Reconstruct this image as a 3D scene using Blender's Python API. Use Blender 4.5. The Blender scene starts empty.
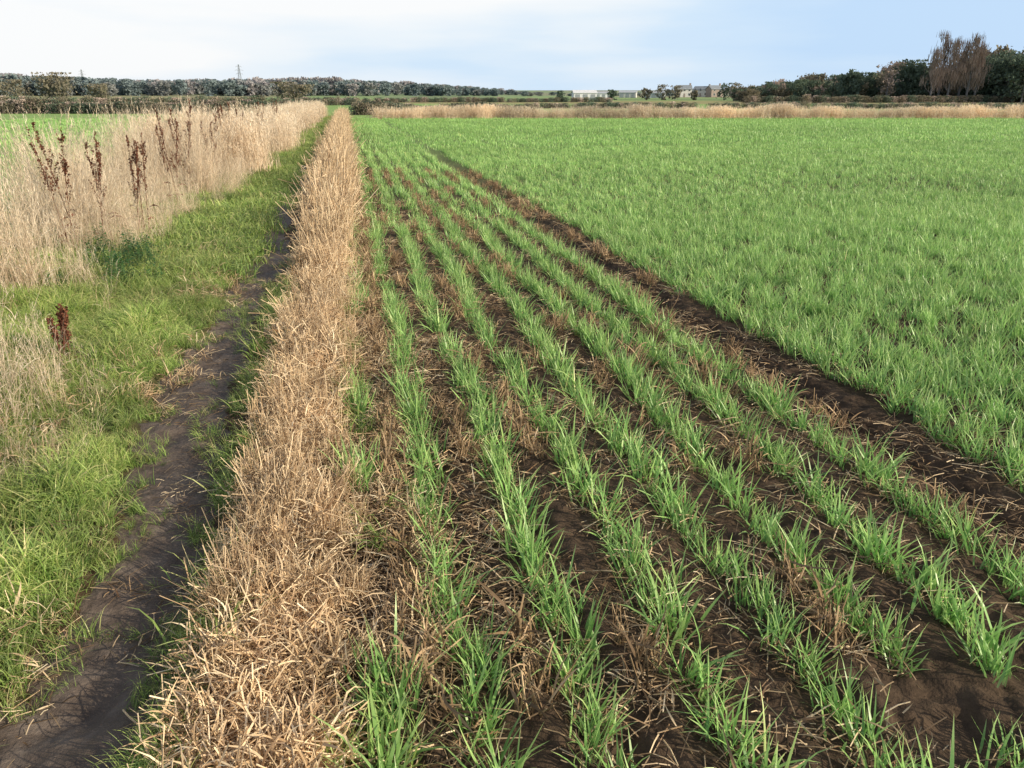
import bpy, math, random
import numpy as np
from mathutils import Vector
R=math.radians
rng=np.random.default_rng(7); random.seed(7)
S=bpy.context.scene
S.view_settings.view_transform='Standard'; S.view_settings.look='None'; S.view_settings.exposure=0
YAW=11.45; PITCH=20.4; H=1.6
# ---------------------------------------------------------------- noise
def vn(x,y,seed=0):
    x=np.asarray(x,float); y=np.asarray(y,float)
    xi=np.floor(x); yi=np.floor(y); fx=x-xi; fy=y-yi
    fx=fx*fx*(3-2*fx); fy=fy*fy*(3-2*fy)
    def h(a,b):
        v=np.sin(a*127.1+b*311.7+seed*74.7)*43758.5453
        return v-np.floor(v)
    return (h(xi,yi)*(1-fx)+h(xi+1,yi)*fx)*(1-fy)+(h(xi,yi+1)*(1-fx)+h(xi+1,yi+1)*fx)*fy
def fbm(x,y,sc,oc=3,seed=0):
    s=0;a=1;t=0
    for i in range(oc):
        s=s+a*vn(np.asarray(x)/sc*(2**i)+i*13.7,np.asarray(y)/sc*(2**i)+i*7.3,seed+i); t+=a; a*=.5
    return s/t
def sst(a,b,x):
    t=np.clip((np.asarray(x,float)-a)/(b-a),0,1); return t*t*(3-2*t)
PC=lambda y: -0.84+0.06*np.sin(np.asarray(y)*0.9)+0.03*np.sin(np.asarray(y)*2.3+1)-0.012*np.clip(y,0,12)
PW=lambda y: 0.22+0.04*np.sin(np.asarray(y)*1.7)+0.03*np.sin(np.asarray(y)*4.1)-0.012*np.clip(np.asarray(y)-3,0,10)
def height(x,y):
    x=np.asarray(x,float); y=np.asarray(y,float)
    r=np.hypot(x,y)
    near=np.exp(-(r/16.0)**2)
    crop=sst(-0.05,0.1,x)
    clod=(np.abs(fbm(x,y,.11,4,3)-.5)*0.075+fbm(x,y,.035,2,9)*0.024)
    furrow=-0.014*np.cos(2*np.pi*(x-0.24)/0.32)
    tram=-0.05*np.exp(-((x-2.5)/0.17)**2)*(1+.25*np.sin(y*40+3*np.abs(x-2.5)*30))
    zc=crop*(clod+furrow-0.02+tram)
    verge=(1-crop)*(fbm(x,y,.5,3,5)*0.06-0.02)
    d=np.abs(x-PC(y))/np.maximum(PW(y)+.06,.05)
    foot=(fbm(x,y,.19,2,31)-.5)*0.06+(fbm(x,y,.05,3,33)-.5)*.022
    path=np.clip(1-d**4,0,1)*(-0.03+foot)
    mound=0.03*np.exp(-((x+.32)/.18)**2)
    z=(zc+verge+path)*near+mound*near+(fbm(x,y,3,2,8)-.5)*.05*sst(60,20,r)
    z=z+9*sst(350,1100,r)
    return z
# ---------------------------------------------------------------- nodes helper
def newmat(name):
    m=bpy.data.materials.new(name); m.use_nodes=True
    nt=m.node_tree; nt.nodes.clear()
    out=nt.nodes.new('ShaderNodeOutputMaterial')
    return m,nt,out
def ramp(nt,stops):
    r=nt.nodes.new('ShaderNodeValToRGB'); e=r.color_ramp.elements
    while len(e)<len(stops): e.new(.5)
    for i,(p,c) in enumerate(stops):
        e[i].position=p; e[i].color=(*c,1)
    return r
def math_(nt,op,a,b=None,clamp=False):
    n=nt.nodes.new('ShaderNodeMath'); n.operation=op; n.use_clamp=clamp
    for i,v in enumerate((a,b)):
        if v is None: continue
        if isinstance(v,(int,float)): n.inputs[i].default_value=v
        else: nt.links.new(v,n.inputs[i])
    return n.outputs[0]
def mixc(nt,f,a,b,mode='MIX'):
    n=nt.nodes.new('ShaderNodeMix'); n.data_type='RGBA'; n.blend_type=mode
    for k,v in ((0,f),(6,a),(7,b)):
        if isinstance(v,(int,float)): n.inputs[k].default_value=v
        elif isinstance(v,tuple): n.inputs[k].default_value=(*v,1)
        else: nt.links.new(v,n.inputs[k])
    return n.outputs[2]
def attr(nt,name,typ='GEOMETRY'):
    n=nt.nodes.new('ShaderNodeAttribute'); n.attribute_name=name; n.attribute_type=typ; return n
def leafmat(name,stops,tip,tipamt=.6,trans=.35,rough=.5,spec=.3,base=None,gain=1.0):
    m,nt,out=newmat(name)
    a=attr(nt,'rnd').outputs['Fac']; t=attr(nt,'t').outputs['Fac']
    ir=math_(nt,'MAXIMUM',attr(nt,'ir').outputs['Fac'],attr(nt,'ir','INSTANCER').outputs['Fac'])
    tint=math_(nt,'MAXIMUM',attr(nt,'tint').outputs['Fac'],attr(nt,'tint','INSTANCER').outputs['Fac'])
    tint=math_(nt,'ADD',tint,math_(nt,'LESS_THAN',tint,.01))
    v=math_(nt,'ADD',math_(nt,'MULTIPLY',a,.65),math_(nt,'MULTIPLY',ir,.35))
    r=ramp(nt,stops); nt.links.new(v,r.inputs[0])
    tf=math_(nt,'MULTIPLY',math_(nt,'POWER',t,3.0),tipamt)
    c=mixc(nt,tf,r.outputs[0],tip)
    if base:
        bf=math_(nt,'SUBTRACT',1,math_(nt,'MULTIPLY',t,4.0),True)
        c=mixc(nt,math_(nt,'MULTIPLY',bf,.7),c,base)
    vm=nt.nodes.new('ShaderNodeVectorMath'); vm.operation='SCALE'
    nt.links.new(c,vm.inputs[0]); nt.links.new(math_(nt,'MULTIPLY',tint,gain),vm.inputs['Scale'])
    c=vm.outputs[0]
    p=nt.nodes.new('ShaderNodeBsdfPrincipled'); nt.links.new(c,p.inputs['Base Color'])
    p.inputs['Roughness'].default_value=rough; p.inputs['Specular IOR Level'].default_value=spec
    if trans>0:
        tr=nt.nodes.new('ShaderNodeBsdfTranslucent'); nt.links.new(c,tr.inputs[0])
        mx=nt.nodes.new('ShaderNodeMixShader'); mx.inputs[0].default_value=trans
        nt.links.new(p.outputs[0],mx.inputs[1]); nt.links.new(tr.outputs[0],mx.inputs[2])
        nt.links.new(mx.outputs[0],out.inputs[0])
    else: nt.links.new(p.outputs[0],out.inputs[0])
    return m
M={}
M['wheat']=leafmat('wheat_leaf',[(0,(.08,.195,.06)),(.35,(.15,.31,.085)),(.7,(.235,.42,.12)),(.92,(.36,.50,.17)),(1,(.64,.54,.26))],(.54,.58,.26),.6,.37,.38,.5,base=(.26,.30,.14),gain=1.5)
M['grass']=leafmat('verge_grass_blade',[(0,(.055,.12,.03)),(.35,(.14,.245,.055)),(.7,(.25,.355,.085)),(.82,(.37,.40,.15)),(1,(.64,.52,.31))],(.48,.46,.20),.55,.35,.42,.45,gain=1.35)
M['darkleaf']=leafmat('nettle_leaf',[(0,(.04,.10,.03)),(.6,(.07,.17,.05)),(1,(.12,.23,.07))],(.13,.22,.07),.3,.3,.5,.3)
M['straw']=leafmat('straw_stalk',[(0,(.10,.053,.027)),(.2,(.27,.16,.085)),(.45,(.54,.38,.22)),(.75,(.82,.65,.43)),(1,(.95,.84,.62))],(.84,.69,.48),.3,.15,.5,.35,gain=1.12)
M['oldstub']=leafmat('old_stubble_stalk',[(0,(.06,.04,.026)),(.4,(.20,.13,.075)),(.8,(.48,.34,.20)),(1,(.74,.58,.38))],(.58,.43,.27),.3,.1,.6,.2)
M['dry']=leafmat('dry_grass_stalk',[(0,(.36,.26,.17)),(.4,(.67,.53,.38)),(.8,(.89,.77,.60)),(1,(.95,.88,.74))],(.93,.82,.66),.5,.3,.6,.2,gain=1.05)
M['dock']=leafmat('dock_seedhead',[(0,(.09,.037,.024)),(.6,(.21,.085,.052)),(1,(.33,.15,.09))],(.26,.11,.07),.3,.1,.7,.1)
# ---------------------------------------------------------------- mesh accumulator
class Acc:
    def __init__(s): s.v=[];s.f=[];s.r=[];s.t=[];s.m=[]
    def blade(s,b,az,L,w,e0,e1,seg=4,rnd=.5,mi=0,prof='leaf',twist=0,azd=0,kink=None):
        p=list(b); n0=len(s.v); ds=L/seg
        for i in range(seg+1):
            t=i/seg
            el=e0+(e1-e0)*t**1.3; a=az+azd*t
            if prof=='leaf': ww=w*(0.55+.45*min(1,t*4))*(1-t**2.2)
            else: ww=w
            tw=twist*t
            sx,sy=-math.sin(a),math.cos(a)
            nx,ny,nz=-math.cos(a)*math.sin(el),-math.sin(a)*math.sin(el),math.cos(el)
            c,d=math.cos(tw),math.sin(tw)
            wx,wy,wz=sx*c+nx*d,sy*c+ny*d,nz*d
            if prof=='leaf' and i==seg:
                s.v.append(tuple(p)); s.r.append(rnd); s.t.append(1)
            else:
                s.v.append((p[0]-wx*ww/2,p[1]-wy*ww/2,p[2]-wz*ww/2)); s.v.append((p[0]+wx*ww/2,p[1]+wy*ww/2,p[2]+wz*ww/2))
                s.r+= [rnd]*2; s.t+=[t]*2
            ce=math.cos(el)
            p[0]+=ds*ce*math.cos(a); p[1]+=ds*ce*math.sin(a); p[2]+=ds*math.sin(el)
        for i in range(seg):
            a=n0+2*i
            if prof=='leaf' and i==seg-1: s.f.append((a,a+1,a+2))
            else: s.f.append((a,a+1,a+3,a+2))
            s.m.append(mi)
        return p
    def tube(s,pts,r0,r1,sides=3,rnd=.5,mi=0):
        n0=len(s.v); n=len(pts)
        for i,p in enumerate(pts):
            p=Vector(p); q=Vector(pts[min(i+1,n-1)])-Vector(pts[max(i-1,0)])
            if q.length<1e-7: q=Vector((0,0,1))
            q.normalize(); u=q.cross(Vector((.31,.87,.12)));
            if u.length<.05: u=q.cross(Vector((1,0,0)))
            u.normalize(); w=q.cross(u); r=r0+(r1-r0)*i/(n-1)
            for k in range(sides):
                a=2*math.pi*k/sides; o=u*(math.cos(a)*r)+w*(math.sin(a)*r)
                s.v.append(tuple(p+o)); s.r.append(rnd); s.t.append(i/(n-1))
        for i in range(n-1):
            for k in range(sides):
                a=n0+i*sides+k; b=n0+i*sides+(k+1)%sides
                s.f.append((a,b,b+sides,a+sides)); s.m.append(mi)
        s.f.append(tuple(n0+(n-1)*sides+k for k in range(sides))); s.m.append(mi)
    def quad(s,c,sz,rnd,mi=0,t=0.5,asp=1.0):
        a=Vector((random.gauss(0,1),random.gauss(0,1),random.gauss(0,1))).normalized()
        b=a.cross(Vector((random.gauss(0,1),random.gauss(0,1),random.gauss(0,1)))).normalized()
        c=Vector(c); n0=len(s.v)
        for k in ((-1,-.3),(-.2,-1),(1,-.1),(.3,1)):
            j=.75+random.random()*.5
            s.v.append(tuple(c+a*k[0]*sz*j+b*k[1]*sz*asp*j)); s.r.append(rnd); s.t.append(t)
        s.f.append((n0,n0+1,n0+2,n0+3)); s.m.append(mi)
    def box(s,c,d,mi=0):
        n0=len(s.v)
        for z in(-1,1):
            for y in(-1,1):
                for x in(-1,1):
                    s.v.append((c[0]+x*d[0]/2,c[1]+y*d[1]/2,c[2]+z*d[2]/2)); s.r.append(.5); s.t.append(0)
        for f in((0,2,3,1),(4,5,7,6),(0,1,5,4),(2,6,7,3),(0,4,6,2),(1,3,7,5)):
            s.f.append(tuple(n0+i for i in f)); s.m.append(mi)
    def obj(s,name,mats,smooth=False):
        me=bpy.data.meshes.new(name); me.from_pydata(s.v,[],s.f)
        for m in mats: me.materials.append(m)
        me.polygons.foreach_set('material_index',s.m)
        if smooth: me.polygons.foreach_set('use_smooth',[True]*len(s.f))
        for nm,d in(('rnd',s.r),('t',s.t)):
            at=me.attributes.new(nm,'FLOAT','POINT'); at.data.foreach_set('value',d)
        me.update()
        return bpy.data.objects.new(name,me)
def link(o,parent=None):
    S.collection.objects.link(o)
    if parent: o.parent=parent
    return o
def collection(name,objs):
    c=bpy.data.collections.new(name)
    for o in objs: c.objects.link(o)
    return c
def scatter(name,col,P,rotz,scl,idx,tint,tilt=None,real=True):
    n=len(P); me=bpy.data.meshes.new(name); me.vertices.add(n)
    me.vertices.foreach_set('co',np.asarray(P,np.float32).ravel())
    rot=np.zeros((n,3),np.float32); rot[:,2]=rotz
    if tilt is not None: rot[:,:2]=tilt
    s=np.asarray(scl,np.float32)
    if s.ndim==1: s=np.repeat(s[:,None],3,1)
    for nm,ty,key,d in(('rot','FLOAT_VECTOR','vector',rot),('scl','FLOAT_VECTOR','vector',s),('idx','INT','value',np.asarray(idx,np.int32)),('tint','FLOAT','value',np.asarray(tint,np.float32)),('ir','FLOAT','value',rng.uniform(0,1,n).astype(np.float32))):
        a=me.attributes.new(nm,ty,'POINT'); a.data.foreach_set(key,d.ravel())
    o=link(bpy.data.objects.new(name,me))
    ng=bpy.data.node_groups.new(name+'_gn','GeometryNodeTree')
    ng.interface.new_socket('Geometry',in_out='INPUT',socket_type='NodeSocketGeometry')
    ng.interface.new_socket('Geometry',in_out='OUTPUT',socket_type='NodeSocketGeometry')
    N=ng.nodes; gi=N.new('NodeGroupInput'); go=N.new('NodeGroupOutput')
    ip=N.new('GeometryNodeInstanceOnPoints'); ci=N.new('GeometryNodeCollectionInfo')
    ci.inputs['Collection'].default_value=col; ci.inputs['Separate Children'].default_value=True; ci.inputs['Reset Children'].default_value=True
    def na(nm,ty):
        x=N.new('GeometryNodeInputNamedAttribute'); x.data_type=ty; x.inputs[0].default_value=nm; return x.outputs[0]
    L=ng.links
    L.new(gi.outputs[0],ip.inputs['Points']); L.new(ci.outputs[0],ip.inputs['Instance'])
    ip.inputs['Pick Instance'].default_value=True
    L.new(na('idx','INT'),ip.inputs['Instance Index'])
    L.new(na('rot','FLOAT_VECTOR'),ip.inputs['Rotation']); L.new(na('scl','FLOAT_VECTOR'),ip.inputs['Scale'])
    if real:
        ri=N.new('GeometryNodeRealizeInstances'); L.new(ip.outputs[0],ri.inputs[0]); L.new(ri.outputs[0],go.inputs[0])
    else: L.new(ip.outputs[0],go.inputs[0])
    md=o.modifiers.new('scatter','NODES'); md.node_group=ng
    return o
def infov(x,y,marg=2):
    b=np.degrees(np.arctan2(x,y)); r=np.hypot(x,y)
    e=np.where(r<7,16.0,marg)
    return (b>-21.5-e)&(b<44.5+e)
U=random.uniform; TAU=2*math.pi
# ---------------------------------------------------------------- ground
def axis(lo,hi,step,a,b,ratio):
    mid=list(np.arange(lo,hi,step)); up=[];s=step;x=mid[-1]
    while x<b: s*=ratio; x+=s; up.append(x)
    dn=[];s=step;x=mid[0]
    while x>a: s*=ratio; x-=s; dn.append(x)
    return np.array(dn[::-1]+mid+up)
X=axis(-1.7,3.4,.016,-4500,4500,1.055); Y=axis(0.9,6.5,.016,-400,4500,1.055)
def gridmesh(name,GX,GY,GZ,mat):
    ny,nx=GX.shape; me=bpy.data.meshes.new(name)
    me.vertices.add(nx*ny); me.vertices.foreach_set('co',np.stack([GX,GY,GZ],-1).astype(np.float32).ravel())
    i=np.arange((ny-1)*(nx-1)); r=i//(nx-1); c=i%(nx-1); a=r*nx+c
    q=np.stack([a,a+1,a+nx+1,a+nx],-1).astype(np.int32)
    me.loops.add(q.size); me.loops.foreach_set('vertex_index',q.ravel())
    me.polygons.add(len(q)); me.polygons.foreach_set('loop_start',(np.arange(len(q))*4).astype(np.int32))
    me.polygons.foreach_set('use_smooth',np.ones(len(q),bool))
    me.update(calc_edges=True); me.materials.append(mat)
    return me
GX,GY=np.meshgrid(X,Y); GZ=height(GX,GY)
soil=np.array([.075,.054,.039]); thatch=np.array([.09,.09,.04]); green=np.array([.22,.35,.12])
yw=math.radians(YAW); D=GX*math.sin(yw)+GY*math.cos(yw); A=GX*math.cos(yw)-GY*math.sin(yw)
def lay(c,f,k): return c*(1-f[...,None])+np.array(k)*f[...,None]
C=np.zeros(GX.shape+(3,))+soil
C=lay(C,sst(.02,-.12,GX),(.075,.052,.034))
C=lay(C,sst(-.95,-1.25,GX),thatch)
C=lay(C,sst(-3.6,-4.2,GX)*.85,green)
C=lay(C,sst(8,35,D)*sst(3.4,4,np.abs(GX+1.0)+1.6)*.85,green*.9)
far=sst(62.5,64.5,D)
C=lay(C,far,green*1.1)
fieldcell=vn(A/170+3.3,D/130,41)
C=lay(C,sst(110,125,D)*sst(.55,.6,fieldcell),(.30,.30,.15))
C=lay(C,sst(150,170,D)*sst(.35,.3,fieldcell),(.19,.27,.12))
C=lay(C,sst(300,700,D)*.6,(.22,.26,.23))  # aerial haze painted into the far ground colour
m,nt,out=newmat('field_soil')
at=attr(nt,'gcol'); pos=nt.nodes.new('ShaderNodeNewGeometry').outputs['Position']
def noise(nt,vec,sc,det=6,rough=.6):
    n=nt.nodes.new('ShaderNodeTexNoise'); n.inputs['Scale'].default_value=sc; n.inputs['Detail'].default_value=det; n.inputs['Roughness'].default_value=rough
    nt.links.new(vec,n.inputs['Vector']); return n.outputs[0]
n1=noise(nt,pos,14); n2=noise(nt,pos,.35,4); n3=noise(nt,pos,90,4)
r1=ramp(nt,[(.25,(.45,.45,.45)),(.75,(1.7,1.6,1.5))]); nt.links.new(n1,r1.inputs[0])
c=mixc(nt,1.0,at.outputs['Color'],r1.outputs[0],'MULTIPLY')
r2=ramp(nt,[(.3,(.75,.75,.75)),(.7,(1.25,1.25,1.2))]); nt.links.new(n2,r2.inputs[0])
c=mixc(nt,1.0,c,r2.outputs[0],'MULTIPLY')
p=nt.nodes.new('ShaderNodeBsdfPrincipled'); nt.links.new(c,p.inputs['Base Color']); p.inputs['Roughness'].default_value=.9; p.inputs['Specular IOR Level'].default_value=.15
bp=nt.nodes.new('ShaderNodeBump'); bp.inputs['Strength'].default_value=.9; bp.inputs['Distance'].default_value=.016
nt.links.new(math_(nt,'ADD',n1,math_(nt,'MULTIPLY',n3,.35)),bp.inputs['Height']); nt.links.new(bp.outputs[0],p.inputs['Normal'])
nt.links.new(p.outputs[0],out.inputs[0])
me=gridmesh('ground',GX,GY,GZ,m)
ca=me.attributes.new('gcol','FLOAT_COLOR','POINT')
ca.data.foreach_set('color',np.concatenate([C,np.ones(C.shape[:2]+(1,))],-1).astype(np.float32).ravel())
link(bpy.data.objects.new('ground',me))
# dirt path
m,nt,out=newmat('trodden_mud')
pos=nt.nodes.new('ShaderNodeNewGeometry').outputs['Position']
n1=noise(nt,pos,9,8,.65); n3=noise(nt,pos,60,5)
r1=ramp(nt,[(.28,(.060,.043,.033)),(.5,(.12,.092,.074)),(.72,(.21,.172,.145))]); nt.links.new(n1,r1.inputs[0])
p=nt.nodes.new('ShaderNodeBsdfPrincipled'); nt.links.new(r1.outputs[0],p.inputs['Base Color']); p.inputs['Specular IOR Level'].default_value=.3
rr=ramp(nt,[(.35,(.45,.45,.45)),(.6,(.8,.8,.8))]); nt.links.new(n1,rr.inputs[0]); nt.links.new(rr.outputs[0],p.inputs['Roughness'])
bp=nt.nodes.new('ShaderNodeBump'); bp.inputs['Strength'].default_value=1.0; bp.inputs['Distance'].default_value=.022
nt.links.new(math_(nt,'ADD',n1,math_(nt,'MULTIPLY',n3,.3)),bp.inputs['Height']); nt.links.new(bp.outputs[0],p.inputs['Normal'])
nt.links.new(p.outputs[0],out.inputs[0])
ys=np.concatenate([np.arange(-.5,8,.018),8+np.cumsum(.02*1.03**np.arange(150))]); ys=ys[ys<70]
ss=np.linspace(-1,1,44); PY,PS=np.meshgrid(ys,ss,indexing='ij')
PX=PC(PY)+PS*(np.maximum(PW(PY),.07)+.10)
PZ=height(PX,PY)+.010-.040*np.abs(PS)**3+(fbm(PX,PY,.09,3,35)-.5)*.03*np.abs(PS)
link(bpy.data.objects.new('dirt_path',gridmesh('dirt_path',PX,PY,PZ,m)))
# ---------------------------------------------------------------- wheat
def wheat_tuft(i,nb,spread,len_,ww,segs):
    a=Acc()
    for k in range(nb):
        az=U(0,TAU); L=random.triangular(*len_)
        e1=R(random.choice([U(25,70),U(45,80),U(-35,30)]))
        a.blade((random.gauss(0,spread[0]),random.gauss(0,spread[1]),-.01),az,L,U(*ww),R(U(48,88)),e1,segs,random.random(),0,'leaf',U(-1.2,1.2),U(-.5,.5))
    return a.obj('wheat_%02d'%i,[M['wheat']])
near=collection('wheat_near',[wheat_tuft(i,random.choice([11,14,16,18]),(.030,.024),(.07,.25,.16),(.0055,.0115),4) for i in range(14)])
mid=collection('wheat_mid',[wheat_tuft(i,21,(.055,.09),(.08,.22,.15),(.009,.015),3) for i in range(6)])
farc=collection('wheat_far',[wheat_tuft(i,22,(.11,.24),(.09,.21,.15),(.018,.030),2) for i in range(6)])
rows=[-0.03,.24]+[.24+.32*k for k in range(1,7)]+[2.87+.315*k for k in range(0,260)]
def wheelmark(x,y):   # old turning marks crossing the crop further out
    l=21.4-.24*(x-14)+.25*np.sin(x*.8)
    k=((np.abs(y-l)<.20)|(np.abs(y-l-1.9)<.17))&(x>13.2)&(fbm(x,y,.7,2,121)>.34)
    l2=33-.2*(x-20); k|=(np.abs(y-l2)<.3)&(x>22)&(fbm(x,y,1,2,122)>.4)
    return k
def rowpoints(rows,y0f,y1f,step,jx,gap):
    PX_=[];PY_=[]
    for r in rows:
        ya=np.arange(y0f,y1f,step); ya=ya+rng.uniform(-.8,.8,len(ya))*step
        xa=r+rng.normal(0,jx*(1 if r<2.6 else 1.9),len(ya))+.025*np.sin(ya*1.3+r*5)
        d=fbm(ya*0+r*7.7,ya,.28,2,17)
        thr=.20+gap-.09*(r>2.6)
        if r<0: thr=.50
        elif r<.3: thr=.36
        k=d>thr
        D_=xa*math.sin(yw)+ya*math.cos(yw)
        k&=infov(xa,ya)&(D_<61.5)&~wheelmark(xa,ya)
        PX_.append(xa[k]);PY_.append(ya[k])
    return np.concatenate(PX_),np.concatenate(PY_)
def wheat(name,col,nv,rows,y0,y1,step,jx,gap,sc=(.7,1.2),align=False):
    x,y=rowpoints(rows,y0,y1,step,jx,gap); n=len(x)
    z=height(x,y)
    big=fbm(x,y,4,3,23); s=rng.uniform(*sc,n)*(0.78+.42*fbm(x,y,.45,2,29))
    s=s*np.where(x>2.7,.93,1.0)
    rz=rng.uniform(0,TAU,n) if not align else rng.choice([0,math.pi],n)+rng.normal(0,.08,n)
    return scatter(name,col,np.stack([x,y,z],-1),rz,s,rng.integers(0,nv,n),.78+.45*big+rng.normal(0,.09,n),rng.normal(0,.13,(n,2)))
wheat('wheat_crop',near,14,[r for r in rows if r<9],.9,10,.042,.026,0)
wheat('wheat_crop',mid,6,[r for r in rows if r<25],10,25,.15,.04,-.02,align=True)
wheat('wheat_crop',farc,6,[r for r in rows if r<60],25,66,.46,.07,-.05,align=True)
wheat('wheat_crop',mid,6,[r for r in rows if 9<=r<25],6,10,.15,.04,-.02,align=True)
x=rng.uniform(2.8,12,6800); y=rng.uniform(1,12,6800); k=infov(x,y); x=x[k];y=y[k]
scatter('wheat_crop',near,np.stack([x,y,height(x,y)],-1),rng.uniform(0,TAU,len(x)),rng.uniform(.5,.95,len(x)),rng.integers(0,14,len(x)),rng.uniform(.85,1.15,len(x)))
x=rng.uniform(2.8,26,5600); y=rng.uniform(9,26,5600); k=infov(x,y)&~wheelmark(x,y); x=x[k];y=y[k]
scatter('wheat_crop',mid,np.stack([x,y,height(x,y)],-1),rng.uniform(0,TAU,len(x)),rng.uniform(.5,.9,len(x)),rng.integers(0,6,len(x)),rng.uniform(.85,1.15,len(x)))
lr=[-4.3-.32*k for k in range(60)]
x,y=rowpoints(lr,9,83,.5,.05,0); n=len(x)
scatter('neighbouring_crop',farc,np.stack([x,y,height(x,y)],-1),rng.normal(0,.1,n),rng.uniform(.6,.95,n),rng.integers(0,6,n),rng.uniform(1.0,1.35,n))
# ---------------------------------------------------------------- straw strip
def straw_clump(i,n,Ls,spread,lean,r=.0026,leafs=8,lie=.35,lw=(.005,.012)):
    a=Acc()
    for k in range(n):
        b=Vector((random.gauss(0,spread),random.gauss(0,spread),-.01)); az=U(0,TAU); L=U(*Ls)
        el=R(90-abs(random.gauss(0,lean)))
        if random.random()<lie: el=R(U(-5,22)); b.z=U(0,.06)
        d=Vector((math.cos(el)*math.cos(az),math.cos(el)*math.sin(az),math.sin(el)))
        p1=b+d*L*U(.4,.7)
        if random.random()<.35:
            az2=az+U(-1.5,1.5); el2=R(U(-50,40)); d2=Vector((math.cos(el2)*math.cos(az2),math.cos(el2)*math.sin(az2),math.sin(el2)))
        else: d2=(d+Vector((U(-.15,.15),U(-.15,.15),U(-.12,.05)))).normalized()
        p2=p1+d2*L*.4
        if p2.z<.0: p2.z=.0
        rr=r*U(.5,1.35)
        a.tube([b,p1,p2],rr,rr*.85,3,random.random())
    for k in range(leafs):
        a.blade((random.gauss(0,spread),random.gauss(0,spread),U(0,.08)),U(0,TAU),U(.08,.22),U(*lw),R(U(10,80)),R(U(-70,20)),4,random.random(),0,'leaf',U(-3,3),U(-1,1))
    return a
strawN=collection('straw_near',[straw_clump(i,random.choice([7,10,13]),(.06,.26),.045,38,r=.0029,leafs=7,lie=.5,lw=(.005,.013)).obj('straw_%02d'%i,[M['straw']]) for i in range(14)])
strawM=collection('straw_mid',[straw_clump(i,20,(.2,.52),.05,15,.0030,9,.08).obj('straw_%02d'%i,[M['straw']]) for i in range(10)])
def band(n,xa,xb,ya,yb,pow_=1):
    x=rng.uniform(xa,xb,n); y=ya+(yb-ya)*rng.uniform(0,1,n)**pow_; return x,y
x,y=band(4700,-.64,.0,.9,9,1.25)
w=fbm(x,y,.16,3,51); k=(np.abs(x+.335+.06*(fbm(y*0,y,.5,2,52)-.5))<.09+.20*w)&(w>.30); x=x[k];y=y[k];n=len(x)
s=(.42+.45*fbm(x,y,.13,2,53))*rng.uniform(.75,1.25,n)*(1+.05*np.clip(y-3,0,8))
scatter('straw_strip',strawN,np.stack([x,y,height(x,y)],-1),rng.uniform(0,TAU,n),s,rng.integers(0,14,n),.5+.9*fbm(x,y,.12,2,57),rng.normal(0,.38,(n,2)))
x,y=band(3000,-.54,-.06,2.2,75,1.6); k=fbm(x,y,.22,3,58)>.40; x=x[k];y=y[k]; n=len(x)
s=(.40+.95*sst(3,15,y))*(.6+.8*fbm(x,y,.3,2,59))*rng.uniform(.8,1.2,n)
scatter('straw_strip',strawM,np.stack([x,y,height(x,y)],-1),rng.uniform(0,TAU,n),np.stack([s,s,s],-1),rng.integers(0,10,n),rng.uniform(.75,1.2,n),rng.normal(0,.22,(n,2)))
# loose straw and old stubble in the crop inter-rows
loose=[]
for i in range(8):
    a=Acc()
    for k in range(7):
        b=Vector((U(-.08,.08),U(-.08,.08),U(.002,.02))); az=U(0,TAU); L=U(.02,.12)
        e=b+Vector((math.cos(az)*L,math.sin(az)*L,U(-.01,.03))); a.tube([b,(b+e)/2+Vector((0,0,U(0,.008))),e],.0021,.0016,3,random.random())
    for k in range(2): a.blade((U(-.06,.06),U(-.06,.06),.01),U(0,TAU),U(.05,.12),U(.004,.009),R(U(0,30)),R(U(-40,10)),3,random.random(),0,'leaf',U(-3,3),U(-1,1))
    loose.append(a.obj('loose_%02d'%i,[M['oldstub'] if i%3==0 else M['straw']]))
looseC=collection('loose_straw',loose)
x=np.concatenate([rng.uniform(-.1,3.2,4400),rng.normal(.15,.3,2500)]); y=.9+12*rng.uniform(0,1,len(x))**1.3
k=infov(x,y)&(x>-.15)&(fbm(x,y,.3,2,67)>.36); x=x[k];y=y[k];n=len(x)
scatter('loose_straw_litter',looseC,np.stack([x,y,height(x,y)+.004],-1),rng.uniform(0,TAU,n),rng.uniform(.5,1.15,n),rng.integers(0,8,n),rng.uniform(.5,1.15,n))
x,y=band(300,-1.25,-.5,1.2,8,1.2); k=fbm(x,y,.4,2,68)>.45; x=x[k];y=y[k];n=len(x)
scatter('loose_straw_litter',looseC,np.stack([x,y,height(x,y)+.012],-1),rng.uniform(0,TAU,n),rng.uniform(.4,.9,n),rng.integers(0,8,n),rng.uniform(.4,.9,n))
stubC=collection('stub',[straw_clump(i,12,(.06,.17),.02,20,.0026,4,.12).obj('stub_%02d'%i,[M['oldstub']]) for i in range(6)])
xs=[];ys_=[]
for c in [.10,.40,.73,1.05,1.37,1.68,2.0,2.3,2.42,2.62]:
    ya=np.arange(.9,18,.05); ya=ya+rng.uniform(-.03,.03,len(ya)); d=fbm(ya*0+c*9,ya,.38,2,61)
    k=d>(.45 if c<.2 else .61); xs.append(c+rng.normal(0,.03,k.sum())); ys_.append(ya[k])
x=np.concatenate(xs);y=np.concatenate(ys_);k=infov(x,y);x=x[k];y=y[k];n=len(x)
scatter('old_stubble',stubC,np.stack([x,y,height(x,y)],-1),rng.uniform(0,TAU,n),rng.uniform(.6,1.15,n),rng.integers(0,6,n),rng.uniform(.8,1.4,n),rng.normal(0,.2,(n,2)))
x,y=band(900,-.1,.18,.9,16,1.3); k=fbm(x,y,.4,2,66)>.47; x=x[k];y=y[k];n=len(x)
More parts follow.
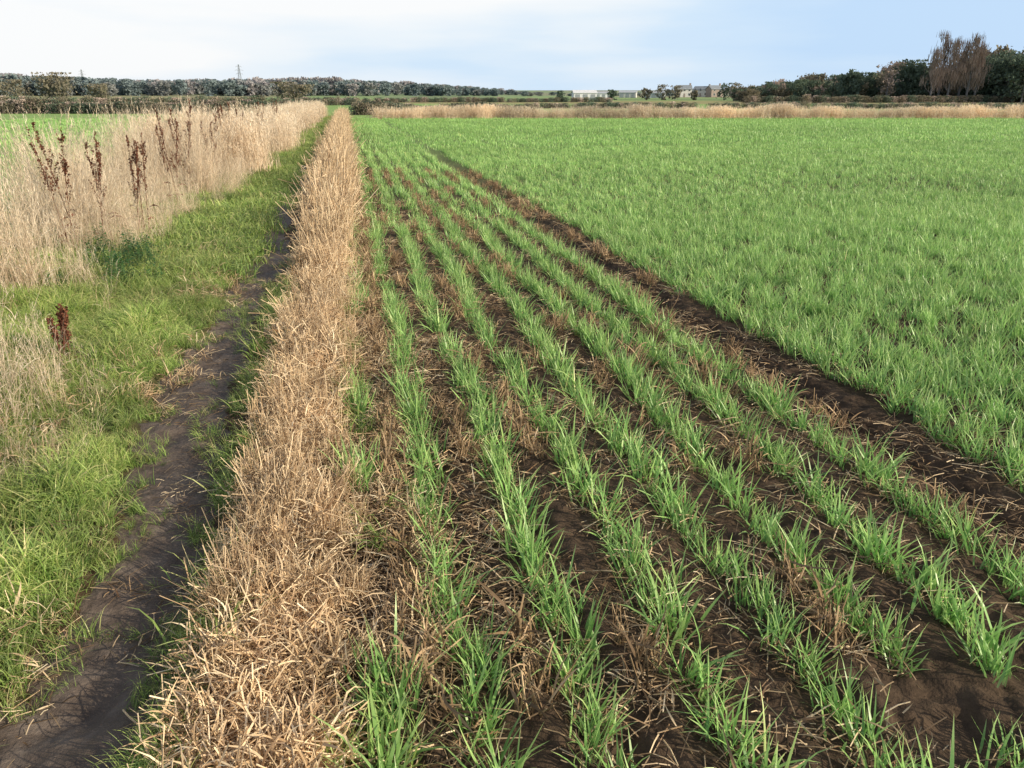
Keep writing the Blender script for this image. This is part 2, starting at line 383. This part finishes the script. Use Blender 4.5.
scatter('old_stubble',strawN,np.stack([x,y,height(x,y)],-1),rng.uniform(0,TAU,n),rng.uniform(.35,.65,n),rng.integers(0,14,n),rng.uniform(.6,1.0,n),rng.normal(0,.2,(n,2)))
# ---------------------------------------------------------------- verge grass
def grass_tuft(i,nb,sp,Ls,ww,seg,mat='grass'):
    a=Acc(); pref=U(0,TAU)
    for k in range(nb):
        az=pref+random.gauss(0,1.0)
        a.blade((random.gauss(0,sp),random.gauss(0,sp),-.01),az,U(*Ls),U(*ww),R(U(45,88)),R(U(-70,40)),seg,random.random(),0,'leaf',U(-1.5,1.5),U(-.6,.6))
    return a.obj('grass_%02d'%i,[M[mat]])
gN=collection('grass_near',[grass_tuft(i,22,.03,(.06,.21),(.003,.0062),4) for i in range(12)])
gM=collection('grass_mid',[grass_tuft(i,26,.09,(.08,.22),(.008,.014),3) for i in range(6)])
def verge_mask(x,y,t=0.0):
    d=np.abs(x-PC(y))-PW(y)+t+(fbm(x,y,.22,3,71)-.5)*.30
    return (d>0)
x,y=band(12500,-3.2,-.5,1.2,8.5,1.2)
k=infov(x,y)&verge_mask(x,y)&((x<-.85)|(fbm(x,y,.3,2,73)>.5)); x=x[k];y=y[k];n=len(x)
ht=.35+1.15*fbm(x,y,.32,2,75); ht*=.5+.5*sst(0,.35,np.abs(x-PC(y))-PW(y))
flow=fbm(x,y,.5,2,76)*TAU*1.5
scatter('verge_grass',gN,np.stack([x,y,height(x,y)],-1),flow+rng.normal(0,.7,n),ht,rng.integers(0,12,n),.45+1.1*fbm(x,y,.4,3,77),rng.normal(0,.22,(n,2)))
x,y=band(10000,-4.0,-.85,7.5,70,1.5); k=verge_mask(x,y); x=x[k];y=y[k];n=len(x)
scatter('verge_grass',gM,np.stack([x,y,height(x,y)],-1),rng.uniform(0,TAU,n),rng.uniform(.5,1.15,n),rng.integers(0,6,n),.55+.9*fbm(x,y,.9,3,79))
x,y=band(3000,-1.4,-.5,1.2,9,1.3); dd=np.abs(np.abs(x-PC(y))-PW(y)); k=(dd<.16)&(fbm(x,y,.13,2,81)>.52); x=x[k];y=y[k];n=len(x)
scatter('verge_grass',gN,np.stack([x,y,height(x,y)],-1),rng.uniform(0,TAU,n),rng.uniform(.2,.6,n),rng.integers(0,12,n),rng.uniform(.6,1.1,n))
x,y=band(440,-.68,.04,.95,7,1.1); k=(np.abs(x+.31)>.16)&(fbm(x,y,.3,2,82)>.45); x=x[k];y=y[k];n=len(x)
scatter('verge_grass',gN,np.stack([x,y,height(x,y)],-1),rng.uniform(0,TAU,n),rng.uniform(.6,1.25,n),rng.integers(0,12,n),rng.uniform(.8,1.2,n))
x,y=band(1000,-3.2,-1.0,1.5,9,1.1); k=fbm(x,y,.6,2,83)>.50; x=x[k];y=y[k];n=len(x)
scatter('dead_grass_litter',strawN,np.stack([x,y,height(x,y)],-1),rng.uniform(0,TAU,n),rng.uniform(.4,.75,n),rng.integers(0,14,n),rng.uniform(.6,1.0,n),rng.normal(0,.3,(n,2)))
# nettle patch
ntl=[]
for i in range(4):
    a=Acc()
    for k in range(9):
        bx,by=random.gauss(0,.06),random.gauss(0,.06); hh=U(.15,.38)
        a.tube([(bx,by,0),(bx+U(-.02,.02),by+U(-.02,.02),hh)],.002,.001,3,.3)
        for q in range(9):
            z=hh*(.2+.8*q/8)
            a.blade((bx,by,z),U(0,TAU),U(.04,.08),U(.015,.028),R(U(0,40)),R(U(-50,0)),3,random.random(),0,'leaf')
    ntl.append(a.obj('nettle_%02d'%i,[M['darkleaf']]))
ntlC=collection('nettles',ntl)
cl=[(-2.3,8.4,.26),(-2.1,7.6,.2)]
x=np.concatenate([rng.normal(c[0],c[2],18) for c in cl]); y=np.concatenate([rng.normal(c[1],c[2]*1.5,18) for c in cl]); n=len(x)
scatter('nettle_patch',ntlC,np.stack([x,y,height(x,y)],-1),rng.uniform(0,TAU,n),rng.uniform(.5,.95,n),rng.integers(0,4,n),rng.uniform(.8,1.2,n))
# ---------------------------------------------------------------- tall dry grass
def dry_tuft(i,n,hh,r,sp,lb=16,head=True,hw=.006):
    a=Acc(); lx,ly=U(-.12,.12),U(-.12,.12)
    for k in range(n):
        b=Vector((random.gauss(0,sp),random.gauss(0,sp),-.01)); h=U(*hh); az=U(0,TAU); l=abs(random.gauss(0,.2))
        pts=[]
        for q in range(4):
            t=q/3; pts.append(b+Vector((math.cos(az)*l*h*t**1.5+lx*h*t*t,math.sin(az)*l*h*t**1.5+ly*h*t*t,h*t*(1-.1*t))))
        rn=random.random(); a.tube(pts,r,r*.5,3,rn)
        if head and random.random()<.75:
            p=pts[-1]
            for q in range(6):
                s=p-Vector((lx*.1,ly*.1,.16*q/6)); a.blade(s,U(0,TAU),U(.03,.07),hw,R(U(30,80)),R(U(-10,40)),2,min(1,rn*.5+.5),0,'leaf')
        z=h*U(.2,.7); a.blade(b+Vector((0,0,z)),U(0,TAU),U(.12,.28),hw,R(U(40,80)),R(U(-70,0)),3,random.random(),0,'leaf',U(-2,2))
    for k in range(lb):
        a.blade((random.gauss(0,sp),random.gauss(0,sp),0),U(0,TAU),U(.2,.5),hw,R(U(50,88)),R(U(-40,50)),3,random.random(),0,'leaf',U(-2,2))
    return a.obj('dry_%02d'%i,[M['dry']])
dN=collection('dry_near',[dry_tuft(i,8,(.45,1.3),.0016,.08,7) for i in range(12)])
dF=collection('dry_far',[dry_tuft(i,16,(.55,1.25),.0038,.2,12,True,.018) for i in range(6)])
def left_edge(y): return -2.13+.30*sst(9,5,y)+.3*np.sin(y*.5)+.7*(fbm(y*0,y,1.2,2,91)-.5)
x,y=band(4000,-4.3,-1.3,3.0,20,1.12)
k=(x<left_edge(y))&infov(x,y,4)&(fbm(x,y,.6,2,93)>.47+.06*sst(10,4,y)); x=x[k];y=y[k];n=len(x)
s=(.40+1.05*fbm(x,y,.6,2,95))*(.66+.38*sst(3.5,8,y))*(.45+.6*sst(0,.9,left_edge(y)-x))
scatter('tall_dry_grass',dN,np.stack([x,y,height(x,y)],-1),rng.uniform(0,TAU,n),s,rng.integers(0,12,n),rng.uniform(.8,1.15,n),rng.normal(0,.15,(n,2)))
x,y=band(1700,-4.4,-1.8,18,85,1.3); k=(x<left_edge(y)); x=x[k];y=y[k];n=len(x)
s=(.55+.85*fbm(x,y,1.5,2,97))
scatter('tall_dry_grass',dF,np.stack([x,y,height(x,y)],-1),rng.uniform(0,TAU,n),s,rng.integers(0,6,n),rng.uniform(.85,1.15,n))
def fromDA(d,a): return a*math.cos(yw)+d*math.sin(yw), d*math.cos(yw)-a*math.sin(yw)
aa=rng.uniform(-10.5,55,2300); dd=62.3+rng.normal(0,.6,len(aa)); x,y=fromDA(dd,aa); n=len(x)
s=(.45+.75*fbm(aa,dd,1.6,3,99))
scatter('field_margin_grass',dF,np.stack([x,y,height(x,y)],-1),rng.uniform(0,TAU,n),np.stack([s*1.3,s*1.3,s],-1),rng.integers(0,6,n),.65+.7*fbm(aa,dd*0,2.0,3,98))
# ---------------------------------------------------------------- dock plants
def dock(h,seed,bushy=1):
    random.seed(seed); a=Acc()
    for st in range(random.choice([3,4])):
        az=U(0,TAU); l=U(.03,.2); b=Vector((random.gauss(0,.05),random.gauss(0,.05),-.02)); hh=h*U(.75,1)
        pts=[b+Vector((math.cos(az)*l*hh*(q/5)**1.2,math.sin(az)*l*hh*(q/5)**1.2,hh*q/5)) for q in range(6)]
        a.tube(pts,.0065,.002,5,.4)
        for q in range(int(11*bushy)):
            t=U(.35,.98); i=min(4,int(t*5)); p=pts[i].lerp(pts[i+1],t*5-i); ba=U(0,TAU); bl=hh*.19*(1.15-t)+.03
            e=p+Vector((math.cos(ba)*bl*.35,math.sin(ba)*bl*.35,bl))
            a.tube([p,(p+e)/2,e],.002,.0012,3,.4)
            for w in range(26):
                c=p.lerp(e,U(.1,1)); a.quad(c+Vector((U(-1,1),U(-1,1),U(-1,1)))*.013,U(.005,.012),random.random())
        for w in range(44):
            c=pts[4].lerp(pts[5],U(-.8,1.02)); a.quad(c+Vector((U(-1,1),U(-1,1),U(-1,1)))*.013,U(.005,.012),random.random())
        for q in range(3):
            a.blade(pts[0].lerp(pts[2],U(.1,.9)),U(0,TAU),U(.12,.22),.03,R(U(10,50)),R(-70),4,random.random(),0,'leaf',2)
    return a.obj('dock_plant',[M['dock']])
for i,(x,y,h) in enumerate([(-2.85,8.8,1.6),(-2.75,9.4,1.45),(-2.7,13.2,1.5),(-2.85,15.0,1.6),(-2.6,16.6,1.45),(-2.75,19.0,1.55),(-1.85,5.05,.42),(-2.8,22.5,1.55),(-2.7,27,1.55),(-2.55,10.2,1.3),(-2.7,33,1.5)]):
    o=dock(h,100+i,1 if h>.6 else .6); o.location=(x,y,float(height(x,y))); link(o)
random.seed(11)
# ---------------------------------------------------------------- trees
def haze_mix(c,f,h=(.32,.39,.47)): return tuple(a*(1-f)+b*f for a,b in zip(c,h))  # distance haze painted into tree and hedge colours as a bluish blend
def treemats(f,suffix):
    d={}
    d['g']=leafmat('tree_leaves_green'+suffix,[(0,haze_mix((.04,.065,.025),f)),(.5,haze_mix((.08,.12,.04),f)),(1,haze_mix((.15,.19,.065),f))],haze_mix((.10,.13,.05),f),.3,.3,.7,.1)
    d['a']=leafmat('tree_leaves_autumn'+suffix,[(0,haze_mix((.10,.075,.035),f)),(.5,haze_mix((.21,.165,.075),f)),(1,haze_mix((.34,.27,.13),f))],haze_mix((.3,.22,.10),f),.3,.3,.7,.1)
    d['b']=leafmat('tree_bark'+suffix,[(0,haze_mix((.07,.055,.045),f)),(1,haze_mix((.15,.12,.10),f))],haze_mix((.14,.11,.09),f),.3,0,.9,.1)
    d['t']=leafmat('bare_twigs'+suffix,[(0,haze_mix((.26,.18,.13),f)),(.5,haze_mix((.46,.33,.25),f)),(1,haze_mix((.62,.47,.37),f))],haze_mix((.52,.39,.30),f),.3,.25,.9,.1)
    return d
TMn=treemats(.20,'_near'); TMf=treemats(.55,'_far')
def tree(name,h,w,nc,sz,mk,TM,base=.22,kind='round',limbs=9):
    a=Acc(); tr=.022*h
    bend=U(-.03,.03)*h
    pts=[(bend*(q/5)**2,0,h*.9*q/5) for q in range(6)]
    a.tube(pts,tr,tr*.2,6,.4,0)
    cl=[]
    for l in range(limbs):
        t=base+(.9-base)*(l+U(0,.8))/limbs; z=h*t*.92; az=l*2.4+U(-.4,.4)
        if kind=='round': rad=w*math.sqrt(max(.05,1-((t-.52)/.52)**2))*U(.65,1.1); up=rad*U(.25,.7)
        elif kind=='cone': rad=w*(1.1-t)*U(.8,1.1); up=rad*.1
        else: rad=w*U(.5,1)*(1.15-t)*1.1; up=h*.22
        p0=Vector((bend*t*t,0,z)); e=p0+Vector((math.cos(az)*rad,math.sin(az)*rad,up)); mid_=p0.lerp(e,.5)+Vector((0,0,-.08*rad))
        a.tube([p0,mid_,e],tr*.4*(1.1-t),tr*.08,4,.5,0)
        for k in range(4): cl.append(p0.lerp(e,U(.35,1.1))+Vector((U(-1,1),U(-1,1),U(-.6,1)))*w*.28)
        if kind=='poplar':
            for k in range(9):
                s=p0.lerp(e,U(.1,1)); l2=h*U(.07,.15); q=s+Vector((U(-.25,.25)*l2,U(-.25,.25)*l2,l2)); a.tube([s,q],.06,.03,3,random.random(),2)
    cl.append(Vector((bend,0,h*.93)))
    for k in range(nc):
        c=random.choice(cl); g=w*(.17 if kind!='poplar' else .2)
        ph=c+Vector((random.gauss(0,g),random.gauss(0,g),random.gauss(0,g*.85)))
        ph.z=min(max(ph.z,h*.06),h*1.02)
        if kind=='poplar':
            l2=U(.8,1.8); q=ph+Vector((U(-.2,.2)*l2,U(-.2,.2)*l2,l2)); a.tube([ph,q],.055,.02,3,random.random(),2)
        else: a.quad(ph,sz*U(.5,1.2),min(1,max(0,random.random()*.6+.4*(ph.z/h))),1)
    lm={'g':TM['g'],'a':TM['a'],'t':TM['t']}[mk]
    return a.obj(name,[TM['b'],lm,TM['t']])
wt=[]
for i,(k,mk) in enumerate([('round','g'),('round','a'),('round','a'),('round','t'),('round','g'),('cone','g'),('round','g'),('round','g')]):
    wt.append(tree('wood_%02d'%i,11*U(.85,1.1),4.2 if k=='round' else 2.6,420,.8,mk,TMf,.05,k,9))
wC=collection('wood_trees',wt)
wn=[]
for i,(k,mk) in enumerate([('round','g'),('round','g'),('round','a'),('cone','g'),('round','g'),('round','a'),('round','t')]):
    wn.append(tree('wnear_%02d'%i,10*U(.85,1.1),4.3 if k=='round' else 2.6,1200,.42,mk,TMn,.04,k,12))
wnC=collection('wood_trees_near',wn)
bear=lambda u: YAW+math.degrees(math.atan((u-512)/824.6))
def place(bd,dist):
    b=np.radians(bd); return dist*np.sin(b),dist*np.cos(b)
def topv(u):
    return np.interp(u,[-80,0,60,150,250,330,400,440,500,530,600,650,700,760,800,900,1100],[18,19,17,15,16,17,14,12,8,5,4,5,7,10,14,16,18])
us=rng.uniform(-90,1110,2000); dist=rng.uniform(560,900,len(us)); 
b=YAW+np.degrees(np.arctan((us-512)/824.6)); x,y=place(b,dist); z=height(x,y)
targ=topv(us)*rng.uniform(.72,1.04,len(us))
hh=targ/850*dist+1.6-z; k=hh>2.0; x=x[k];y=y[k];z=z[k];hh=hh[k]; n=len(x); s=hh/10.8
patch=fbm(us[k],dist[k],90,2,111); idx=np.where(patch>.52,rng.choice([1,2,3,6,7],n),rng.choice([0,4,5,1,7],n))
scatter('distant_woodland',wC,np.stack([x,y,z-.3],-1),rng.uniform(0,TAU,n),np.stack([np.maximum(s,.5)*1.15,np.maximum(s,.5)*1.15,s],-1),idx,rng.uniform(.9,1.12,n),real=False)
us=rng.uniform(735,1130,230); dist=rng.uniform(265,330,len(us)); b=YAW+np.degrees(np.arctan((us-512)/824.6)); x,y=place(b,dist)
prof=np.interp(us,[730,775,800,830,870,900,940,985,1010,1130],[7,14,18,23,20,28,26,38,37,40])
hh=prof*rng.uniform(.55,1.05,len(us))/850*dist+1.6; n=len(x); s=hh/10
scatter('copse',wnC,np.stack([x,y,height(x,y)-.2],-1),rng.uniform(0,TAU,n),np.stack([np.maximum(s,.55)*.9]*2+[s],-1),rng.choice([0,1,3,4,0,1,2,5,6],n),rng.uniform(.7,1.2,n),real=False)
def put(o,u,d,rot=0,s=1):
    x,y=place(bear(u),d); o.location=(x,y,float(height(x,y))-.1); o.rotation_euler[2]=rot; o.scale=(s,s,s); link(o); return o
for u,h in((938,16.8),(947,15.2),(958,14.6),(966,16.0),(974,14.0),(930,12.6)):
    put(tree('poplar_tree',h,2.6,620,.3,'t',TMn,.15,'poplar',18),u,256+U(-4,4))
put(tree('bare_tree',11.2,2.6,500,.3,'t',TMn,.2,'round',12),886,254)
for u,h,w in((850,8.8,3.2),(906,11.0,5.0),(918,10,4),(1005,13,5),(1022,12.5,5)):
    put(tree('broadleaf_tree',h,w,1600,.4,'g',TMn,.08,'round',14),u,262+U(-3,3))
for u,h in((646,5.0),(662,6.5),(675,6.0),(694,4.0),(724,7.0),(735,7.4),(752,5.6),(560,4.0),(612,4.3)):
    put(tree('garden_tree',h,h*.45,500,.35,'a' if u%4 else 'g',TMn,.06,'round',9),u,380)
# hedges
hb=[]
for i in range(5):
    a=Acc(); mk=['a','t','g','a','g'][i]
    for k in range(8):
        az=U(0,TAU); a.tube([(U(-.1,.1),U(-.1,.1),0),(math.cos(az)*.35,math.sin(az)*.35,U(.7,1.4))],.025,.008,3,.5,0)
    for k in range(300):
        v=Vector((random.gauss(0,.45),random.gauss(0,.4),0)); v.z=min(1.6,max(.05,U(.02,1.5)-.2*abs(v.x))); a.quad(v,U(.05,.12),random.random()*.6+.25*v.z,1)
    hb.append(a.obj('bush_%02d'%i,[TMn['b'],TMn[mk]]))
hbC=collection('hedge_bushes',hb)
def hedge(name,a0,a1,d0,d1,n,sc,tint=(.8,1.2)):
    aa=rng.uniform(a0,a1,n); t=(aa-a0)/(a1-a0); dd=d0+(d1-d0)*t+rng.normal(0,.4,n); x,y=fromDA(dd,aa)
    s=rng.uniform(sc*.75,sc*1.12,n)*(.75+.5*fbm(aa,aa*0,3,2,5)); w=np.full(n,1.1*sc)
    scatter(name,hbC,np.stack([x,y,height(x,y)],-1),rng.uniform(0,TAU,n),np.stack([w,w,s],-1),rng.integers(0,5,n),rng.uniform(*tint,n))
hedge('hedge',-75,-19.5,84,80,420,.78,(.6,1.05))
hedge('hedge',-14.5,2,76,76,140,.66,(.8,1.2))
hedge('hedge',2,75,118,112,320,.55,(1.0,1.5))
hedge('hedge',-110,-30,150,160,260,1.0,(.9,1.5))
hedge('hedge',-60,30,230,250,260,.9,(.9,1.4))
hedge('hedge',60,180,215,235,300,1.2,(.8,1.2))
for u,h in((12,4.6),(52,6.0),(60,5.2),(100,4.0),(285,4.5),(300,4.0)):
    put(tree('willow_shrub',h,h*.62,700,.25,'a',TMn,.04,'round',9),u,190,0)
# ---------------------------------------------------------------- buildings
def plain(name,c,rough=.7):
    m,nt,out=newmat(name); p=nt.nodes.new('ShaderNodeBsdfPrincipled'); p.inputs['Roughness'].default_value=rough
    tc=nt.nodes.new('ShaderNodeTexCoord').outputs['Object']; n=noise(nt,tc,1.3,5)
    r=ramp(nt,[(.3,tuple(v*.78 for v in c)),(.7,tuple(min(1,v*1.15) for v in c))]); nt.links.new(n,r.inputs[0]); nt.links.new(r.outputs[0],p.inputs['Base Color'])
    nt.links.new(p.outputs[0],out.inputs[0]); return m
BR=plain('red_brick',(.30,.24,.21)); RF=plain('slate_roof',(.24,.27,.30)); WH=plain('white_cladding',(.75,.76,.78)); GL=plain('window_glass',(.06,.07,.08),.15); FR=plain('painted_timber',(.7,.7,.68)); GR=plain('grey_roof_sheet',(.45,.48,.52)); TR=plain('tile_roof',(.27,.23,.21)); RN=plain('pale_render',(.6,.59,.57)); MT=plain('galvanised_steel',(.3,.33,.36))  # building colours paled, so distance haze is part of the paint
def building(name,u,d,L,W,hw,hr,rot,wall,roof,house=True):
    e=bpy.data.objects.new(name,None); x,y=place(bear(u),d); e.location=(x,y,float(height(x,y))); e.rotation_euler[2]=R(-bear(u)+rot); link(e)
    a=Acc(); v=[(-L/2,-W/2,0),(L/2,-W/2,0),(L/2,W/2,0),(-L/2,W/2,0),(-L/2,-W/2,hw),(L/2,-W/2,hw),(L/2,W/2,hw),(-L/2,W/2,hw),(-L/2,0,hw+hr),(L/2,0,hw+hr)]
    a.v=v; a.r=[.5]*10; a.t=[0]*10; a.f=[(0,1,5,4),(1,2,6,9,5),(2,3,7,6),(3,0,4,8,7)]; a.m=[0]*4
    o=a.obj('walls',[wall]); link(o,e)
    a=Acc(); th=.18; ov=.35
    for sgn in(-1,1):
        sl=hr/(W/2); y1=sgn*(W/2+ov); z1=hw-ov*sl+.05; n0=len(a.v)
        for (yy,zz) in((y1,z1),(0,hw+hr+.05),(0,hw+hr+.05+th),(y1,z1+th)):
            for xx in(-L/2-ov,L/2+ov): a.v.append((xx,yy,zz)); a.r.append(.5); a.t.append(0)
        for f in((0,1,3,2),(4,5,7,6),(0,6,7,1),(0,2,4,6),(1,7,5,3)): a.f.append(tuple(n0+i for i in f)); a.m.append(0)
    link(a.obj('roof',[roof]),e)
    if house:
        a=Acc(); fr=Acc(); fl=2 if hw>4 else 1; nx=max(2,int(L/2.8))
        for sgn in(-1,1):
            for f in range(fl):
                for q in range(nx):
                    xx=-L/2+L*(q+.5)/nx
                    if f==0 and q==nx//2: continue
                    fr.box((xx,sgn*(W/2+.02),1.6+2.6*f),(1.3,.1,1.4)); a.box((xx,sgn*(W/2+.06),1.6+2.6*f),(1.1,.08,1.2))
        link(a.obj('windows',[GL]),e); link(fr.obj('window_frames',[FR]),e)
        a=Acc(); a.box((-L/2+L*(nx//2+.5)/nx,-W/2-.05,1.05),(1,.12,2.1)); link(a.obj('door',[TR]),e)
        a=Acc(); a.box((L/2-.6,0,hw+hr+.4),(.9,.7,1.6)); a.box((L/2-.6,0,hw+hr+1.25),(1.0,.8,.12)); link(a.obj('chimney',[BR]),e)
    else:
        a=Acc()
        for q in range(3): a.box((-L/2+L*(q+.5)/3,-W/2-.04,hw*.42),(L/5,.1,hw*.8))
        link(a.obj('roller_doors',[MT]),e)
building('farm_shed',584,400,11,9,3.0,1.2,8,WH,WH,False)
building('farm_shed',603,455,9,8,2.6,.9,5,WH,GR,False)
building('farm_shed',655,490,11,8,2.6,1.0,-6,GR,GR,False)
building('brick_house',683,520,9,7,4.6,2.2,12,RN,RF)
building('brick_house',702,540,10,7,4.2,1.9,-20,RN,RF)
building('brick_house',714,520,8,7,4.6,2.0,30,BR,RF)
building('farm_shed',628,500,10,7,2.8,.9,-6,RN,GR,False)
building('brick_house',766,300,9,6.5,2.8,1.6,10,BR,TR)
def pylon(u,d,h):
    a=Acc(); w=h*.09
    def sec(z): return w*(1-z/h)**1.1+.5
    lv=[0,.18,.34,.48,.6,.7,.8,.9,1]
    for i in range(8):
        z0,z1=lv[i]*h,lv[i+1]*h; s0,s1=sec(z0),sec(z1); c0=[(-s0,-s0),(s0,-s0),(s0,s0),(-s0,s0)]; c1=[(-s1,-s1),(s1,-s1),(s1,s1),(-s1,s1)]
        for k in range(4):
            k2=(k+1)%4
            a.tube([(*c0[k],z0),(*c1[k],z1)],.22,.2,4); a.tube([(*c0[k],z0),(*c1[k2],z1)],.12,.12,3); a.tube([(*c0[k2],z0),(*c1[k],z1)],.12,.12,3); a.tube([(*c1[k],z1),(*c1[k2],z1)],.1,.1,3)
    for z,l in((.66,.13),(.79,.16),(.92,.11)):
        for sg in(-1,1):
            a.tube([(0,0,z*h),(sg*l*h,0,z*h)],.2,.12,4); a.tube([(0,0,(z+.05)*h),(sg*l*h,0,z*h)],.14,.1,4); a.tube([(sg*l*h,0,z*h),(sg*l*h,0,(z-.04)*h)],.14,.1,4)
    put(a.obj('electricity_pylon',[MT]),u,d,R(-bear(u)+15))
pylon(242,1500,44); pylon(86,1750,40)
# ---------------------------------------------------------------- sun, sky
EL=23; B=YAW+114
Sd=Vector((math.sin(R(B))*math.cos(R(EL)),math.cos(R(B))*math.cos(R(EL)),math.sin(R(EL))))
ld=bpy.data.lights.new('sun','SUN'); ld.energy=5; ld.angle=R(.5); ld.color=(1,.87,.66)
lo=bpy.data.objects.new('sun',ld); lo.rotation_euler=Sd.to_track_quat('Z','Y').to_euler(); lo.location=(20,-10,20); link(lo)
w=bpy.data.worlds.new('World'); S.world=w; w.use_nodes=True; nt=w.node_tree; nt.nodes.clear()
out=nt.nodes.new('ShaderNodeOutputWorld'); bg=nt.nodes.new('ShaderNodeBackground'); bg.inputs[1].default_value=.115
sk=nt.nodes.new('ShaderNodeTexSky'); sk.sky_type='NISHITA'; sk.sun_disc=False; sk.sun_elevation=R(EL); sk.sun_rotation=R(B); sk.air_density=1.0; sk.dust_density=2.0
tc=nt.nodes.new('ShaderNodeTexCoord').outputs['Generated']
sep=nt.nodes.new('ShaderNodeSeparateXYZ'); nt.links.new(tc,sep.inputs[0])
mp=nt.nodes.new('ShaderNodeMapping'); mp.inputs['Scale'].default_value=(1,1,6); mp.inputs['Rotation'].default_value=(R(3),R(-4),0); nt.links.new(tc,mp.inputs[0])
cn=noise(nt,mp.outputs[0],2.4,5,.45)
lb=R(-24); dt=nt.nodes.new('ShaderNodeVectorMath'); dt.operation='DOT_PRODUCT'; dt.inputs[1].default_value=(math.sin(lb),math.cos(lb),0); nt.links.new(tc,dt.inputs[0])
gl=nt.nodes.new('ShaderNodeMapRange'); gl.inputs[1].default_value=.6; gl.inputs[2].default_value=1.0; gl.inputs[3].default_value=-.14; gl.inputs[4].default_value=.22; nt.links.new(dt.outputs['Value'],gl.inputs[0])
hzn=nt.nodes.new('ShaderNodeMapRange'); hzn.inputs[1].default_value=0; hzn.inputs[2].default_value=.05; hzn.inputs[3].default_value=.06; hzn.inputs[4].default_value=0; nt.links.new(sep.outputs[2],hzn.inputs[0])
el=math_(nt,'ADD',math_(nt,'MULTIPLY',sep.outputs[2],1.0),hzn.outputs[0])
f=math_(nt,'ADD',math_(nt,'ADD',cn,gl.outputs[0]),el)
cr=ramp(nt,[(.34,(4.9,6.6,8.7)),(.52,(5.9,7.3,8.75)),(.66,(7.4,8.1,8.75)),(.80,(8.6,8.7,8.8))]); nt.links.new(f,cr.inputs[0])
mk=nt.nodes.new('ShaderNodeMapRange'); mk.inputs[1].default_value=.12; mk.inputs[2].default_value=.40; mk.inputs[3].default_value=.95; mk.inputs[4].default_value=.22; nt.links.new(sep.outputs[2],mk.inputs[0])
c=mixc(nt,mk.outputs[0],sk.outputs[0],cr.outputs[0])
nt.links.new(c,bg.inputs[0]); nt.links.new(bg.outputs[0],out.inputs[0])
# ---------------------------------------------------------------- camera
cd=bpy.data.cameras.new('camera'); cd.sensor_width=36; cd.lens=27.18; cd.clip_start=.05; cd.clip_end=9000
co=bpy.data.objects.new('camera',cd); co.location=(0,0,H); co.rotation_euler=(R(90-PITCH),0,R(-YAW)); link(co); S.camera=co
